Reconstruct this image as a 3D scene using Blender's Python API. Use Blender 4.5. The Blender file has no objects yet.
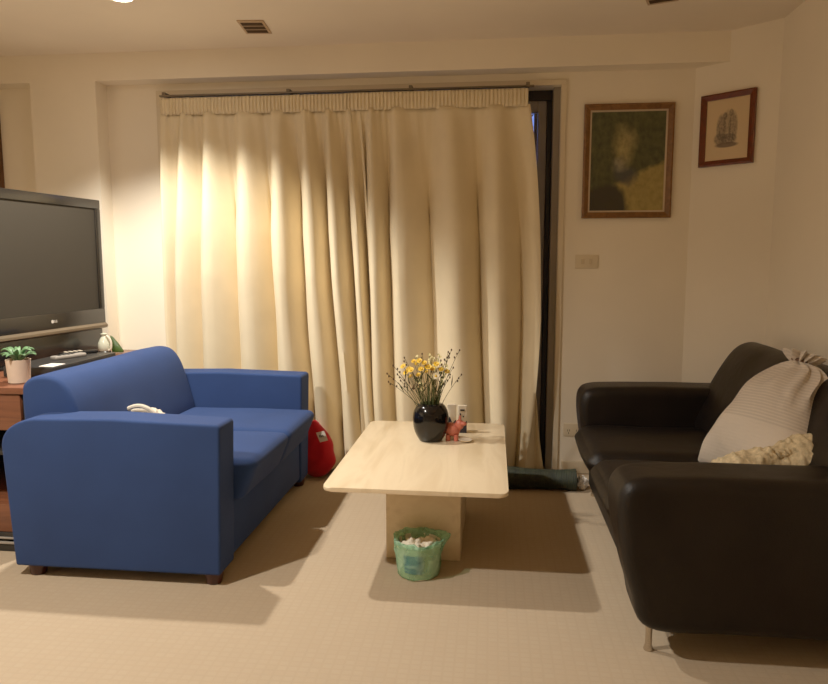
import bpy, bmesh, math, random
from mathutils import Vector, Matrix, noise
random.seed(7)
C = bpy.context.scene.collection
PI = math.pi

# ------------------------------------------------------------------ materials
def srgb(r, g, b):
    f = lambda c: (c/12.92 if c <= .04045 else ((c+.055)/1.055)**2.4)
    return (f(r/255), f(g/255), f(b/255), 1)

class NT:
    def __init__(s, name):
        s.m = bpy.data.materials.new(name); s.m.use_nodes = True
        s.t = s.m.node_tree; s.b = s.t.nodes['Principled BSDF']; s.out = s.t.nodes['Material Output']
    def n(s, typ, **kw):
        x = s.t.nodes.new(typ)
        for k, v in kw.items():
            if k in x.inputs: x.inputs[k].default_value = v
            else: setattr(x, k, v)
        return x
    def l(s, a, b): s.t.links.new(a, b)
    def math(s, op, a, b=None, clamp=False):
        x = s.t.nodes.new('ShaderNodeMath'); x.operation = op; x.use_clamp = clamp
        for i, v in enumerate((a, b)):
            if v is None: continue
            if isinstance(v, (int, float)): x.inputs[i].default_value = v
            else: s.l(v, x.inputs[i])
        return x.outputs[0]
    def mix(s, fac, a, b):
        x = s.t.nodes.new('ShaderNodeMix'); x.data_type = 'RGBA'
        for sock, v in ((x.inputs[0], fac), (x.inputs[6], a), (x.inputs[7], b)):
            if isinstance(v, (int, float, tuple)): sock.default_value = v
            else: s.l(v, sock)
        return x.outputs[2]
    def coord(s, kind='Object'): return s.n('ShaderNodeTexCoord').outputs[kind]
    def bump(s, height, strength, dist=.01):
        b = s.n('ShaderNodeBump', Strength=strength, Distance=dist); s.l(height, b.inputs['Height']); s.l(b.outputs[0], s.b.inputs['Normal'])
    def ramp(s, fac, stops):
        r = s.n('ShaderNodeValToRGB'); e = r.color_ramp.elements
        e[0].position, e[0].color = stops[0]; e[1].position, e[1].color = stops[-1]
        for p, c in stops[1:-1]:
            q = e.new(p); q.color = c
        s.l(fac, r.inputs[0]); return r.outputs[0]

def mat(name, col, rough=.6, var=.06, scale=8, bump=0, bscale=200, metallic=0, spec=.5, sheen=0, coat=0):
    m = NT(name); co = m.coord()
    nz = m.n('ShaderNodeTexNoise', Scale=scale, Detail=4.0); m.l(co, nz.inputs['Vector'])
    d = tuple(c*(1-var*2) for c in col[:3])+(1,); h = tuple(min(1, c*(1+var)) for c in col[:3])+(1,)
    m.l(m.ramp(nz.outputs[0], [(.3, d), (.7, h)]), m.b.inputs['Base Color'])
    m.b.inputs['Roughness'].default_value = rough; m.b.inputs['Metallic'].default_value = metallic
    m.b.inputs['Specular IOR Level'].default_value = spec
    if sheen: m.b.inputs['Sheen Weight'].default_value = sheen
    if coat: m.b.inputs['Coat Weight'].default_value = coat
    if bump:
        n2 = m.n('ShaderNodeTexNoise', Scale=bscale, Detail=3.0); m.l(co, n2.inputs['Vector']); m.bump(n2.outputs[0], bump, .005)
    return m.m

M = {}
M['wall'] = mat('wall_paint', srgb(246, 233, 210), .85, .02, 2, .08, 90, spec=.2)
M['ceil'] = mat('ceiling_paint', srgb(244, 230, 210), .9, .02, 2, .05, 90, spec=.2)
M['trimw'] = mat('trim_paint', srgb(225, 208, 178), .5, .02, 3)
M['jamb'] = mat('jamb_paint', srgb(150, 140, 125), .6, .03, 3)
M['blackf'] = mat('black_aluminium', (.012, .012, .013, 1), .4, .05, 10, metallic=.3)
M['alu'] = mat('grey_aluminium', srgb(135, 128, 122), .45, .04, 10, metallic=.3)
M['rail'] = mat('curtain_rail_metal', srgb(120, 105, 85), .5, .05, 10)
M['browntrim'] = mat('brown_trim', srgb(95, 60, 35), .6, .08, 10)
M['outside'] = mat('dark_fence', (.01, .009, .008, 1), .9, .1, 5)

def carpet():
    m = NT('carpet_loop'); co = m.coord()
    br = m.n('ShaderNodeTexBrick', Scale=1.0); m.l(co, br.inputs['Vector'])
    br.inputs['Brick Width'].default_value = .034; br.inputs['Row Height'].default_value = .026; br.inputs['Mortar Size'].default_value = .007
    br.inputs['Mortar Smooth'].default_value = 1.0
    br.inputs['Color1'].default_value = srgb(183, 164, 138); br.inputs['Color2'].default_value = srgb(181, 161, 135); br.inputs['Mortar'].default_value = srgb(179, 159, 133)
    br.offset = .0
    nz = m.n('ShaderNodeTexNoise', Scale=1.6, Detail=5.0); m.l(co, nz.inputs['Vector'])
    fz = m.n('ShaderNodeTexNoise', Scale=420.0, Detail=2.0); m.l(co, fz.inputs['Vector'])
    c = m.mix(m.math('MULTIPLY', m.math('SUBTRACT', nz.outputs[0], .35), .45, True), br.outputs[0], srgb(160, 138, 111))
    c2 = m.mix(m.math('MULTIPLY', fz.outputs[0], .25), c, srgb(150, 120, 88))
    m.l(c2, m.b.inputs['Base Color']); m.b.inputs['Roughness'].default_value = .95; m.b.inputs['Specular IOR Level'].default_value = .1
    h = m.math('ADD', m.math('MULTIPLY', br.outputs['Fac'], -1.0), m.math('MULTIPLY', fz.outputs[0], .8))
    m.bump(h, .10, .003); return m.m
M['carpet'] = carpet()

def fabric(name, col, scale=900, strength=.25, var=.06, sheen=.15, rough=.9):
    m = NT(name); co = m.coord()
    nz = m.n('ShaderNodeTexNoise', Scale=5.0, Detail=5.0); m.l(co, nz.inputs['Vector'])
    d = tuple(c*(1-2*var) for c in col[:3])+(1,); h = tuple(c*(1+var) for c in col[:3])+(1,)
    m.l(m.ramp(nz.outputs[0], [(.3, d), (.7, h)]), m.b.inputs['Base Color'])
    vo = m.n('ShaderNodeTexVoronoi', Scale=float(scale)); m.l(co, vo.inputs['Vector'])
    n2 = m.n('ShaderNodeTexNoise', Scale=18.0, Detail=3.0); m.l(co, n2.inputs['Vector'])
    m.bump(m.math('ADD', vo.outputs[0], m.math('MULTIPLY', n2.outputs[0], .8)), strength, .003)
    m.b.inputs['Roughness'].default_value = rough; m.b.inputs['Specular IOR Level'].default_value = .2
    m.b.inputs['Sheen Weight'].default_value = sheen
    return m.m
M['blue'] = fabric('blue_upholstery', srgb(38, 60, 108), 700, .2, .05, .02)
M['curtain'] = fabric('cream_curtain_cloth', srgb(232, 214, 178), 500, .12, .03, .05)
M['red'] = fabric('red_cloth', srgb(190, 22, 38), 500, .3, .1)
M['whitecloth'] = fabric('white_cloth', srgb(225, 212, 190), 500, .4, .06)
M['tagcloth'] = fabric('white_tag_cloth', srgb(235, 225, 210), 500, .1, .02)
M['mat'] = None

def leather():
    m = NT('dark_brown_leather'); co = m.coord()
    nz = m.n('ShaderNodeTexNoise', Scale=6.0, Detail=6.0); m.l(co, nz.inputs['Vector'])
    m.l(m.ramp(nz.outputs[0], [(.3, (.006, .0044, .0036, 1)), (.75, (.011, .008, .0062, 1))]), m.b.inputs['Base Color'])
    vo = m.n('ShaderNodeTexVoronoi', Scale=260.0); m.l(co, vo.inputs['Vector'])
    w = m.n('ShaderNodeTexNoise', Scale=9.0, Detail=4.0, Distortion=1.5); m.l(co, w.inputs['Vector'])
    m.bump(m.math('ADD', m.math('MULTIPLY', vo.outputs[0], .35), m.math('MULTIPLY', w.outputs[0], 1.4)), .25, .006)
    m.l(m.math('ADD', m.math('MULTIPLY', nz.outputs[0], .2), .33), m.b.inputs['Roughness'])
    m.b.inputs['Specular IOR Level'].default_value = .2; return m.m
M['leather'] = leather()

def travertine():
    m = NT('travertine_stone'); co = m.coord()
    mp = m.n('ShaderNodeMapping'); mp.inputs['Scale'].default_value = (9, 1.6, 9); mp.inputs['Rotation'].default_value = (0, 0, .12); m.l(co, mp.inputs[0])
    nz = m.n('ShaderNodeTexNoise', Scale=1.0, Detail=7.0, Distortion=.8); m.l(mp.outputs[0], nz.inputs['Vector'])
    m.l(m.ramp(nz.outputs[0], [(.3, srgb(205, 180, 140)), (.5, srgb(228, 206, 170)), (.7, srgb(215, 190, 152))]), m.b.inputs['Base Color'])
    m.b.inputs['Roughness'].default_value = .32
    m.l(m.math('ADD', m.math('MULTIPLY', nz.outputs[0], .25), .2), m.b.inputs['Roughness'])
    return m.m
M['stone'] = travertine()

def wood(name, a, b, rough=.4, sc=(1, 14, 14)):
    m = NT(name); co = m.coord()
    mp = m.n('ShaderNodeMapping'); mp.inputs['Scale'].default_value = sc; m.l(co, mp.inputs[0])
    nz = m.n('ShaderNodeTexNoise', Scale=2.0, Detail=8.0, Distortion=1.2); m.l(mp.outputs[0], nz.inputs['Vector'])
    m.l(m.ramp(nz.outputs[0], [(.3, a), (.7, b)]), m.b.inputs['Base Color']); m.b.inputs['Roughness'].default_value = rough
    m.bump(nz.outputs[0], .08, .003); return m.m
M['cabwood'] = wood('cabinet_wood', srgb(92, 50, 32), srgb(128, 76, 50), .35)
M['legwood'] = wood('dark_red_wood', srgb(46, 14, 10), srgb(66, 22, 16), .35, (14, 14, 2))
M['framewood'] = wood('picture_frame_wood', srgb(105, 68, 34), srgb(136, 92, 50), .4, (14, 14, 14))
M['framered'] = wood('small_frame_wood', srgb(84, 30, 12), srgb(112, 44, 18), .35, (14, 14, 14))
M['slip'] = mat('frame_slip', srgb(200, 180, 150), .6)
M['black'] = mat('black_plastic', (.008, .008, .008, 1), .25, .05, 10)
M['blackm'] = mat('black_matt_plastic', (.012, .011, .01, 1), .5, .05, 10)
M['bezel'] = mat('tv_bezel', (.012, .010, .008, 1), .25, .05, 10)
M['lip'] = mat('tv_silver_lip', srgb(120, 105, 85), .35, .04, 10, metallic=.5)
M['screen'] = mat('tv_screen', (.036, .030, .022, 1), .55, .02, 3, spec=.12)
M['logo'] = mat('logo_grey', srgb(215, 205, 190), .4)
M['vase'] = mat('black_glaze', (.004, .0035, .0035, 1), .12, .05, 10, spec=.35)
M['pot'] = mat('pot_ceramic', srgb(222, 196, 172), .6, .04, 20)
M['soil'] = mat('soil', (.02, .013, .008, 1), .95, .2, 80, .5, 120)
M['leaf'] = mat('succulent_leaf', srgb(92, 132, 84), .5, .15, 30)
M['leafd'] = mat('dark_green_leaf', srgb(58, 84, 28), .4, .15, 30)
M['stem'] = mat('flower_stem', srgb(66, 72, 28), .6, .15, 40)
M['grassblade'] = mat('grass_blade', srgb(54, 66, 26), .6, .15, 40)
M['yellow'] = mat('yellow_petal', srgb(232, 186, 40), .6, .1, 60)
M['daisy'] = mat('white_petal', srgb(245, 235, 205), .6, .05, 60)
M['seed'] = mat('dark_seed_head', srgb(74, 44, 18), .8, .2, 60)
M['pale'] = mat('pale_blossom', srgb(220, 205, 140), .7, .1, 60)
M['white'] = mat('white_plastic', srgb(228, 214, 190), .45, .03, 10)
M['plate'] = mat('switch_plate_plastic', srgb(226, 208, 176), .4, .02, 10)
M['plated'] = mat('switch_plate_inset', srgb(212, 192, 158), .4, .02, 10)
M['slot'] = mat('dark_slot', (.012, .008, .005, 1), .9)
M['pink'] = mat('salmon_ceramic', srgb(205, 108, 88), .45, .1, 25)
M['navy'] = mat('navy_card', srgb(26, 30, 52), .6)
M['card'] = mat('white_card', srgb(225, 210, 185), .6, .03, 20)
M['paper'] = mat('white_paper', srgb(240, 232, 222), .7)
M['tissue'] = mat('tissue_paper', srgb(238, 228, 206), .9, .05, 40, .5, 60)
M['bucket'] = mat('bucket_plastic', srgb(222, 214, 188), .5, .04, 20)
M['bluelabel'] = mat('blue_label', srgb(66, 110, 158), .5, .1, 30)
M['steel'] = mat('brushed_steel', srgb(200, 190, 175), .25, .03, 30, metallic=1)
M['vent'] = mat('vent_grille', srgb(190, 160, 125), .6)
M['ventslot'] = mat('vent_slot', srgb(62, 40, 22), .9)
M['lace'] = mat('cream_crochet', srgb(222, 200, 158), .95, .18, 60, 1.0, 70)
M['clear'] = mat('pale_glaze', srgb(205, 205, 180), .2, .05, 20)
M['grey'] = mat('grey_plastic', srgb(150, 142, 132), .4, .05, 20)

def liner():
    m = NT('green_bag_film'); co = m.coord()
    nz = m.n('ShaderNodeTexNoise', Scale=22.0, Detail=4.0, Distortion=1.0); m.l(co, nz.inputs['Vector'])
    m.l(m.ramp(nz.outputs[0], [(.3, srgb(120, 190, 150)), (.7, srgb(190, 232, 205))]), m.b.inputs['Base Color'])
    m.b.inputs['Roughness'].default_value = .35
    tr = m.n('ShaderNodeBsdfTransparent'); tr.inputs[0].default_value = (.75, .95, .82, 1)
    mx = m.n('ShaderNodeMixShader'); m.l(m.math('ADD', m.math('MULTIPLY', nz.outputs[0], .55), .12, True), mx.inputs[0])
    m.l(tr.outputs[0], mx.inputs[1]); m.l(m.b.outputs[0], mx.inputs[2]); m.l(mx.outputs[0], m.out.inputs[0])
    m.bump(nz.outputs[0], .6, .01); return m.m
M['liner'] = liner()

def glass():
    m = NT('window_glass'); tr = m.n('ShaderNodeBsdfTransparent'); gl = m.n('ShaderNodeBsdfGlossy', Roughness=.02)
    fr = m.n('ShaderNodeFresnel', IOR=1.45); mx = m.n('ShaderNodeMixShader')
    m.l(fr.outputs[0], mx.inputs[0]); m.l(tr.outputs[0], mx.inputs[1]); m.l(gl.outputs[0], mx.inputs[2]); m.l(mx.outputs[0], m.out.inputs[0]); return m.m
M['glass'] = glass()

def sackcloth():
    m = NT('striped_sack_cloth'); co = m.coord()
    sx = m.n('ShaderNodeSeparateXYZ'); m.l(co, sx.inputs[0])
    nz = m.n('ShaderNodeTexNoise', Scale=7.0, Detail=3.0); m.l(co, nz.inputs['Vector'])
    ph = m.math('ADD', m.math('MULTIPLY', sx.outputs[2], 520.0), m.math('MULTIPLY', nz.outputs[0], 2.5))
    st = m.math('MULTIPLY', m.math('ADD', m.math('SINE', ph), 1.0), .5)
    band = m.math('GREATER_THAN', sx.outputs[2], .2)
    c = m.mix(m.math('MULTIPLY', m.math('MULTIPLY', st, band), .3), srgb(210, 195, 177), srgb(140, 126, 116))
    m.l(c, m.b.inputs['Base Color']); m.b.inputs['Roughness'].default_value = .9; m.b.inputs['Sheen Weight'].default_value = .1
    n2 = m.n('ShaderNodeTexNoise', Scale=12.0, Detail=4.0, Distortion=.6); m.l(co, n2.inputs['Vector'])
    m.bump(m.math('ADD', n2.outputs[0], m.math('MULTIPLY', st, .06)), .4, .02); return m.m
M['sack'] = sackcloth()

def ribmat():
    m = NT('dark_green_ribbed_mat'); co = m.coord()
    sx = m.n('ShaderNodeSeparateXYZ'); m.l(co, sx.inputs[0])
    st = m.math('SINE', m.math('MULTIPLY', sx.outputs[0], 700.0))
    nz = m.n('ShaderNodeTexNoise', Scale=20.0, Detail=4.0); m.l(co, nz.inputs['Vector'])
    m.l(m.ramp(nz.outputs[0], [(.3, srgb(24, 31, 21)), (.7, srgb(48, 56, 38))]), m.b.inputs['Base Color'])
    m.b.inputs['Roughness'].default_value = .7; m.bump(m.math('ADD', st, nz.outputs[0]), .4, .003); return m.m
M['mat'] = ribmat()

def ell(m, gx, gz, cx, cz, rx, rz, soft=.35):
    a = m.math('DIVIDE', m.math('SUBTRACT', gx, cx), rx); b = m.math('DIVIDE', m.math('SUBTRACT', gz, cz), rz)
    d = m.math('SQRT', m.math('ADD', m.math('MULTIPLY', a, a), m.math('MULTIPLY', b, b)))
    return m.math('DIVIDE', m.math('SUBTRACT', 1.0, d), soft, True)

def painting():
    # a plain garden scene: dark foliage, an olive path and one loose pale bush
    m = NT('painted_canvas'); g = m.coord('Generated')
    nz = m.n('ShaderNodeTexNoise', Scale=6.0, Detail=5.0); m.l(g, nz.inputs['Vector'])
    ds = m.n('ShaderNodeVectorMath', operation='SCALE'); m.l(nz.outputs['Color'], ds.inputs[0]); ds.inputs['Scale'].default_value = .16
    ad = m.n('ShaderNodeVectorMath', operation='ADD'); m.l(g, ad.inputs[0]); m.l(ds.outputs[0], ad.inputs[1])
    s = m.n('ShaderNodeSeparateXYZ'); m.l(ad.outputs[0], s.inputs[0]); x = m.math('SUBTRACT', s.outputs[0], .08); z = m.math('SUBTRACT', s.outputs[2], .08)
    n2 = m.n('ShaderNodeTexNoise', Scale=14.0, Detail=5.0); m.l(g, n2.inputs['Vector'])
    base = m.ramp(n2.outputs[0], [(.3, srgb(48, 50, 30)), (.7, srgb(84, 86, 52))])
    edge = m.math('SUBTRACT', m.math('ADD', .17, m.math('MULTIPLY', x, .36)), z)
    path = m.math('MULTIPLY', m.math('MULTIPLY', edge, 18.0, True), m.math('MULTIPLY', m.math('SUBTRACT', x, .26), 9.0, True))
    c = m.mix(path, base, m.ramp(n2.outputs[0], [(.3, srgb(138, 122, 66)), (.7, srgb(168, 148, 84))]))
    c = m.mix(ell(m, x, z, .2, .02, .36, .28, .25), c, srgb(44, 42, 32))
    c = m.mix(m.math('MULTIPLY', ell(m, x, z, .48, .36, .2, .13, .5), .8), c, srgb(60, 62, 66))
    c = m.mix(m.math('MULTIPLY', ell(m, x, z, .45, .66, .2, .26, .9), m.math('MULTIPLY', n2.outputs[0], 1.1)), c, srgb(196, 176, 112))
    c = m.mix(m.math('MULTIPLY', ell(m, x, z, .4, .48, .14, .1, .9), n2.outputs[0]), c, srgb(170, 162, 136))
    m.l(c, m.b.inputs['Base Color']); m.b.inputs['Roughness'].default_value = .45; m.bump(n2.outputs[0], .15, .004); return m.m
M['painting'] = painting()

def drawing():
    # a plain pencil study: a few upright grey shapes on a low base
    m = NT('pencil_drawing_paper'); g = m.coord('Generated')
    s = m.n('ShaderNodeSeparateXYZ'); m.l(g, s.inputs[0]); x = s.outputs[0]; z = s.outputs[2]
    n2 = m.n('ShaderNodeTexNoise', Scale=26.0, Detail=4.0); m.l(g, n2.inputs['Vector'])
    c = srgb(214, 184, 138); ink = srgb(70, 56, 40)
    for cx, cz, rx, rz, k in ((.36, .52, .13, .26, 1.25), (.5, .55, .11, .29, .9), (.63, .53, .12, .28, 1.2), (.34, .35, .16, .12, 1.2), (.55, .34, .2, .1, 1.3), (.44, .72, .06, .07, 1.3), (.58, .76, .06, .07, 1.2)):
        c = m.mix(m.math('MULTIPLY', m.math('MULTIPLY', ell(m, x, z, cx, cz, rx, rz, .3), n2.outputs[0]), k, True), c, ink)
    c = m.mix(m.math('MULTIPLY', ell(m, x, z, .5, .245, .3, .05, .3), .85), c, srgb(84, 62, 44))
    m.l(c, m.b.inputs['Base Color']); m.b.inputs['Roughness'].default_value = .35; return m.m
M['drawing'] = drawing()

def emis(name, col, st):
    m = NT(name); m.b.inputs['Base Color'].default_value = (1, 1, 1, 1)
    m.b.inputs['Emission Color'].default_value = col; m.b.inputs['Emission Strength'].default_value = st; return m.m
M['lamp'] = emis('lamp_diffuser', (1, .92, .80, 1), 50)

# ------------------------------------------------------------------ object helpers
INV = {}
def thing(name, label, cat, loc=(0, 0, 0), rotz=0, group=None):
    o = bpy.data.objects.new(name, None); C.objects.link(o)
    o.empty_display_size = .1
    o.location = loc; o.rotation_euler = (0, 0, rotz); o['label'] = label; o['category'] = cat
    if group: o['group'] = group
    INV[o] = (Matrix.Translation(Vector(loc)) @ Matrix.Rotation(rotz, 4, 'Z')).inverted()
    return o

def obj(name, bm, m, parent=None, label=None, local=False, smooth=True, loc=None, angle=40):
    me = bpy.data.meshes.new(name)
    root = parent
    if parent is not None and not local and parent in INV: bm.transform(INV[parent])
    if loc is not None: bm.transform(Matrix.Translation(-Vector(loc)))
    bmesh.ops.recalc_face_normals(bm, faces=bm.faces)
    if smooth:
        ca = math.radians(angle)
        for f in bm.faces: f.smooth = True
        for e in bm.edges:
            if len(e.link_faces) == 2 and e.calc_face_angle(0) > ca: e.smooth = False
    bm.to_mesh(me); bm.free()
    me.materials.append(m)
    o = bpy.data.objects.new(name, me); C.objects.link(o)
    if parent is not None:
        o.parent = parent
        INV[o] = INV.get(parent, Matrix())
    if loc is not None: o.location = loc
    if label: o['label'] = label
    return o

def tag(o, label, cat, group=None):
    o['label'] = label; o['category'] = cat
    if group: o['group'] = group
    return o

def struct(name, bm, m, parent=None, **k):
    o = obj(name, bm, m, parent, smooth=k.pop('smooth', False), **k)
    if parent is None: o['kind'] = 'structure'
    return o

def copy_tree(src, dst_loc, label=None, rotz=None):
    r = src.copy(); C.objects.link(r); r.location = dst_loc
    if rotz is not None: r.rotation_euler = (0, 0, rotz)
    if label: r['label'] = label
    for ch in list(src.children):
        c = ch.copy(); C.objects.link(c); c.parent = r
        for g in list(ch.children):
            d = g.copy(); C.objects.link(d); d.parent = c
    return r

# ------------------------------------------------------------------ shape helpers
def B(): return bmesh.new()

def box(bm, x0, x1, y0, y1, z0, z1, bev=0, seg=2, mtx=None):
    t = bmesh.new(); bmesh.ops.create_cube(t, size=1)
    for v in t.verts: v.co = Vector((x0+(v.co.x+.5)*(x1-x0), y0+(v.co.y+.5)*(y1-y0), z0+(v.co.z+.5)*(z1-z0)))
    if bev: bmesh.ops.bevel(t, geom=t.edges[:], offset=bev, segments=seg, profile=.5, affect='EDGES')
    if mtx: t.transform(mtx)
    merge(bm, t); return bm

def merge(bm, t):
    me = bpy.data.meshes.new('_t'); t.to_mesh(me); t.free(); bm.from_mesh(me); bpy.data.meshes.remove(me)

def cushion(x0, x1, y0, y1, z0, z1, r, top=0, front=0, sag=0, n=26, nz=8, seedv=0, wob=.004, fn=None):
    """soft upholstered block: rounded box with crowned top and a bulging -x/+x face"""
    bm = bmesh.new(); hx, hy, hz = (x1-x0)/2, (y1-y0)/2, (z1-z0)/2; c = Vector(((x0+x1)/2, (y0+y1)/2, (z0+z1)/2))
    bmesh.ops.create_cube(bm, size=2)
    bmesh.ops.subdivide_edges(bm, edges=bm.edges[:], cuts=n, use_grid_fill=True)
    rr = min(r, hx*.98, hy*.98, hz*.98)
    for v in bm.verts:
        p = [math.sin(a*PI/2)*.6+a*.4 for a in v.co]
        q = Vector((p[0]*hx, p[1]*hy, p[2]*hz))
        inn = Vector((max(-(hx-rr), min(hx-rr, q.x)), max(-(hy-rr), min(hy-rr, q.y)), max(-(hz-rr), min(hz-rr, q.z))))
        d = q-inn
        if d.length > 1e-6: q = inn+d.normalized()*rr
        fx, fy, fz = 1-p[0]**2, 1-p[1]**2, 1-p[2]**2
        if p[2] > 0: q.z += top*fx**.7*fy**.7*p[2]
        if front and p[0]*front > 0: q.x += front*fy**.7*fz*abs(p[0])
        w = c+q
        w += Vector((noise.noise(w*4+Vector((seedv, 0, 0))), noise.noise(w*4+Vector((0, seedv+9, 0))), noise.noise(w*4+Vector((0, 5, seedv)))))*wob
        if fn: w = fn(w)
        v.co = w
    return bm

def spline(pts, n=8, closed=True):
    out = []; k = len(pts)
    for i in range(k if closed else k-1):
        p = [Vector(pts[(i+j-1) % k] if closed else pts[max(0, min(k-1, i+j-1))]) for j in range(4)]
        for s in range(n):
            t = s/n
            out.append(.5*((2*p[1])+(-p[0]+p[2])*t+(2*p[0]-5*p[1]+4*p[2]-p[3])*t*t+(-p[0]+3*p[1]-3*p[2]+p[3])*t**3))
    if not closed: out.append(Vector(pts[-1]))
    return out

def rpoly(pts, seg=7):
    """closed outline of straight sides with filleted corners: (x, z, radius)"""
    out = []; n = len(pts)
    for i in range(n):
        p = Vector(pts[i][:2]); r = pts[i][2]
        a = (Vector(pts[i-1][:2])-p); c = (Vector(pts[(i+1) % n][:2])-p); la, lc = a.length, c.length; a.normalize(); c.normalize()
        half = a.angle(c)/2; t = min(r/math.tan(half), la*.48, lc*.48); rr = t*math.tan(half)
        ce = p+(a+c).normalized()*(rr/math.sin(half)); s0 = p+a*t-ce; s1 = p+c*t-ce
        tot = s0.angle_signed(s1)
        for k in range(seg+1):
            th = -tot*k/seg; co_, si = math.cos(th), math.sin(th)
            out.append(ce+Vector((s0.x*co_-s0.y*si, s0.x*si+s0.y*co_)))
    return out

def loft_xz(prof, y0, y1, r=.03, puff=0, seg=6, body=10, wob=.003, seedv=0):
    """closed outline in x-z carried along y with rounded ends"""
    n = len(prof); P = [Vector((p[0], p[1])) for p in prof]
    area = sum(P[i].x*P[(i+1) % n].y-P[(i+1) % n].x*P[i].y for i in range(n))
    nor = []
    for i in range(n):
        t = (P[(i+1) % n]-P[i-1]).normalized(); q = Vector((t.y, -t.x)); nor.append(q if area > 0 else -q)
    st = []
    for k in range(seg+1):
        a = PI/2*k/seg; st.append((y0+r-r*math.sin(a), r*(1-math.cos(a))))
    st = [(y, d) for y, d in st][::-1]
    mids = [(y0+r+(y1-y0-2*r)*k/body, 0) for k in range(1, body)]
    end = [(y1-(y-y0), d) for y, d in st][::-1]
    bm = bmesh.new(); rings = []
    for y, d in st+mids+end:
        ring = []
        for i in range(n):
            q = P[i]-nor[i]*d; w = Vector((q.x, y, q.y))
            w += Vector((noise.noise(w*4+Vector((seedv, 0, 0))), 0, noise.noise(w*4+Vector((0, seedv+3, 0)))))*wob
            ring.append(bm.verts.new(w))
        rings.append(ring)
    for a, b in zip(rings, rings[1:]):
        for i in range(n): bm.faces.new((a[i], a[(i+1) % n], b[(i+1) % n], b[i]))
    bm.faces.new(rings[0][::-1]); bm.faces.new(rings[-1])
    return bm

def tube(bm, pts, r, n=8, r1=None, cap=True):
    pts = [Vector(p) for p in pts]; rings = []; m = len(pts)
    for i, p in enumerate(pts):
        t = (pts[min(i+1, m-1)]-pts[max(i-1, 0)]).normalized()
        a = t.orthogonal().normalized() if i == 0 else (prev_a-t*prev_a.dot(t)).normalized()
        prev_a = a; b = t.cross(a); rad = r if r1 is None else r+(r1-r)*i/(m-1)
        rings.append([bm.verts.new(p+(a*math.cos(2*PI*k/n)+b*math.sin(2*PI*k/n))*rad) for k in range(n)])
    for x, y in zip(rings, rings[1:]):
        for k in range(n): bm.faces.new((x[k], x[(k+1) % n], y[(k+1) % n], y[k]))
    if cap: bm.faces.new(rings[0][::-1]); bm.faces.new(rings[-1])
    return bm

def lathe(bm, prof, cx=0, cy=0, z0=0, n=32, fn=None, close=False):
    rings = []
    for r, z in prof:
        ring = []
        for k in range(n):
            a = 2*PI*k/n; rr, dz = (r, 0) if fn is None else fn(r, z, a)
            ring.append(bm.verts.new((cx+rr*math.cos(a), cy+rr*math.sin(a), z0+z+dz)))
        rings.append(ring)
    for x, y in zip(rings, rings[1:]):
        for k in range(n): bm.faces.new((x[k], x[(k+1) % n], y[(k+1) % n], y[k]))
    bm.faces.new(rings[0][::-1])
    if close: bm.faces.new(rings[-1])
    return bm

def prism(bm, poly, z0, z1):
    a = [bm.verts.new((x, y, z0)) for x, y in poly]; b = [bm.verts.new((x, y, z1)) for x, y in poly]
    bm.faces.new(a[::-1]); bm.faces.new(b); n = len(poly)
    for i in range(n): bm.faces.new((a[i], a[(i+1) % n], b[(i+1) % n], b[i]))
    return bm

def blob(c, rx, ry, rz, amp=.2, freq=20, sub=3, seedv=0):
    bm = bmesh.new(); bmesh.ops.create_icosphere(bm, subdivisions=sub, radius=1)
    for v in bm.verts:
        d = 1+amp*noise.noise(v.co*freq*.1+Vector((seedv, seedv*2, 0)))+amp*.5*noise.noise(v.co*freq*.25+Vector((0, seedv, 3)))
        v.co = Vector((c[0]+v.co.x*rx*d, c[1]+v.co.y*ry*d, c[2]+v.co.z*rz*d))
    return bm

# ------------------------------------------------------------------ room shell
YW, YB, ZC, ZS = 4.05, 3.93, 2.44, 2.285
CH0, CH1 = (1.083, YW), (1.417, 3.76)         # slanted corner wall
XL, XR, YN = -3.25, 1.417, -1.9
OX0, OX1, OZ = -1.95, .365, 2.215             # door opening
struct('floor', prism(B(), [(XL-.1, YN-.1), (XR+.1, YN-.1), (XR+.1, 3.74), (1.09, 4.16), (1.09, 4.3), (XL-.1, 4.3)], -.05, 0), M['carpet'])
struct('ceiling', prism(B(), [(XL-.1, YN-.1), (XR+.1, YN-.1), (XR+.1, 4.3), (XL-.1, 4.3)], ZC, ZC+.1), M['ceil'])
b = B()
box(b, XL-.1, OX0, YW, YW+.25, 0, ZC); box(b, OX1, CH0[0], YW, YW+.25, 0, ZC); box(b, OX0, OX1, YW, YW+.25, OZ, ZC)
struct('wall_back', b, M['wall'])
struct('wall_corner', prism(B(), [CH0, (CH1[0], CH1[1]), (CH1[0]+.12, CH1[1]), (CH1[0]+.12, YW+.25), (CH0[0], YW+.25)], 0, ZC), M['wall'])
struct('wall_right', box(B(), XR, XR+.12, YN, CH1[1], 0, ZC), M['wall'])
struct('wall_left', box(B(), XL-.12, XL, YN, YW, 0, ZC), M['wall'])
struct('wall_front', box(B(), XL-.12, XR+.12, YN-.12, YN, 0, ZC), M['wall'])
struct('trim_1', prism(B(), [(XL, YB), (1.2205, YB), (1.083, YW), (XL, YW)], ZS, ZC), M['wall'])       # ceiling bulkhead
struct('trim_2', box(B(), -2.725, -2.315, YB, YW, 0, ZS), M['wall'])                                       # pillar
struct('trim_3', box(B(), -3.09, -3.015, YW-.03, YW, 0, 2.2), M['browntrim'])
b = B(); box(b, OX1+.05, CH0[0], YW-.014, YW, 0, .07, .003)
struct('baseboard_back', b, M['trimw'])
dx, dy = CH1[0]-CH0[0], CH1[1]-CH0[1]; L = math.hypot(dx, dy); ux, uy = dx/L, dy/L
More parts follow.
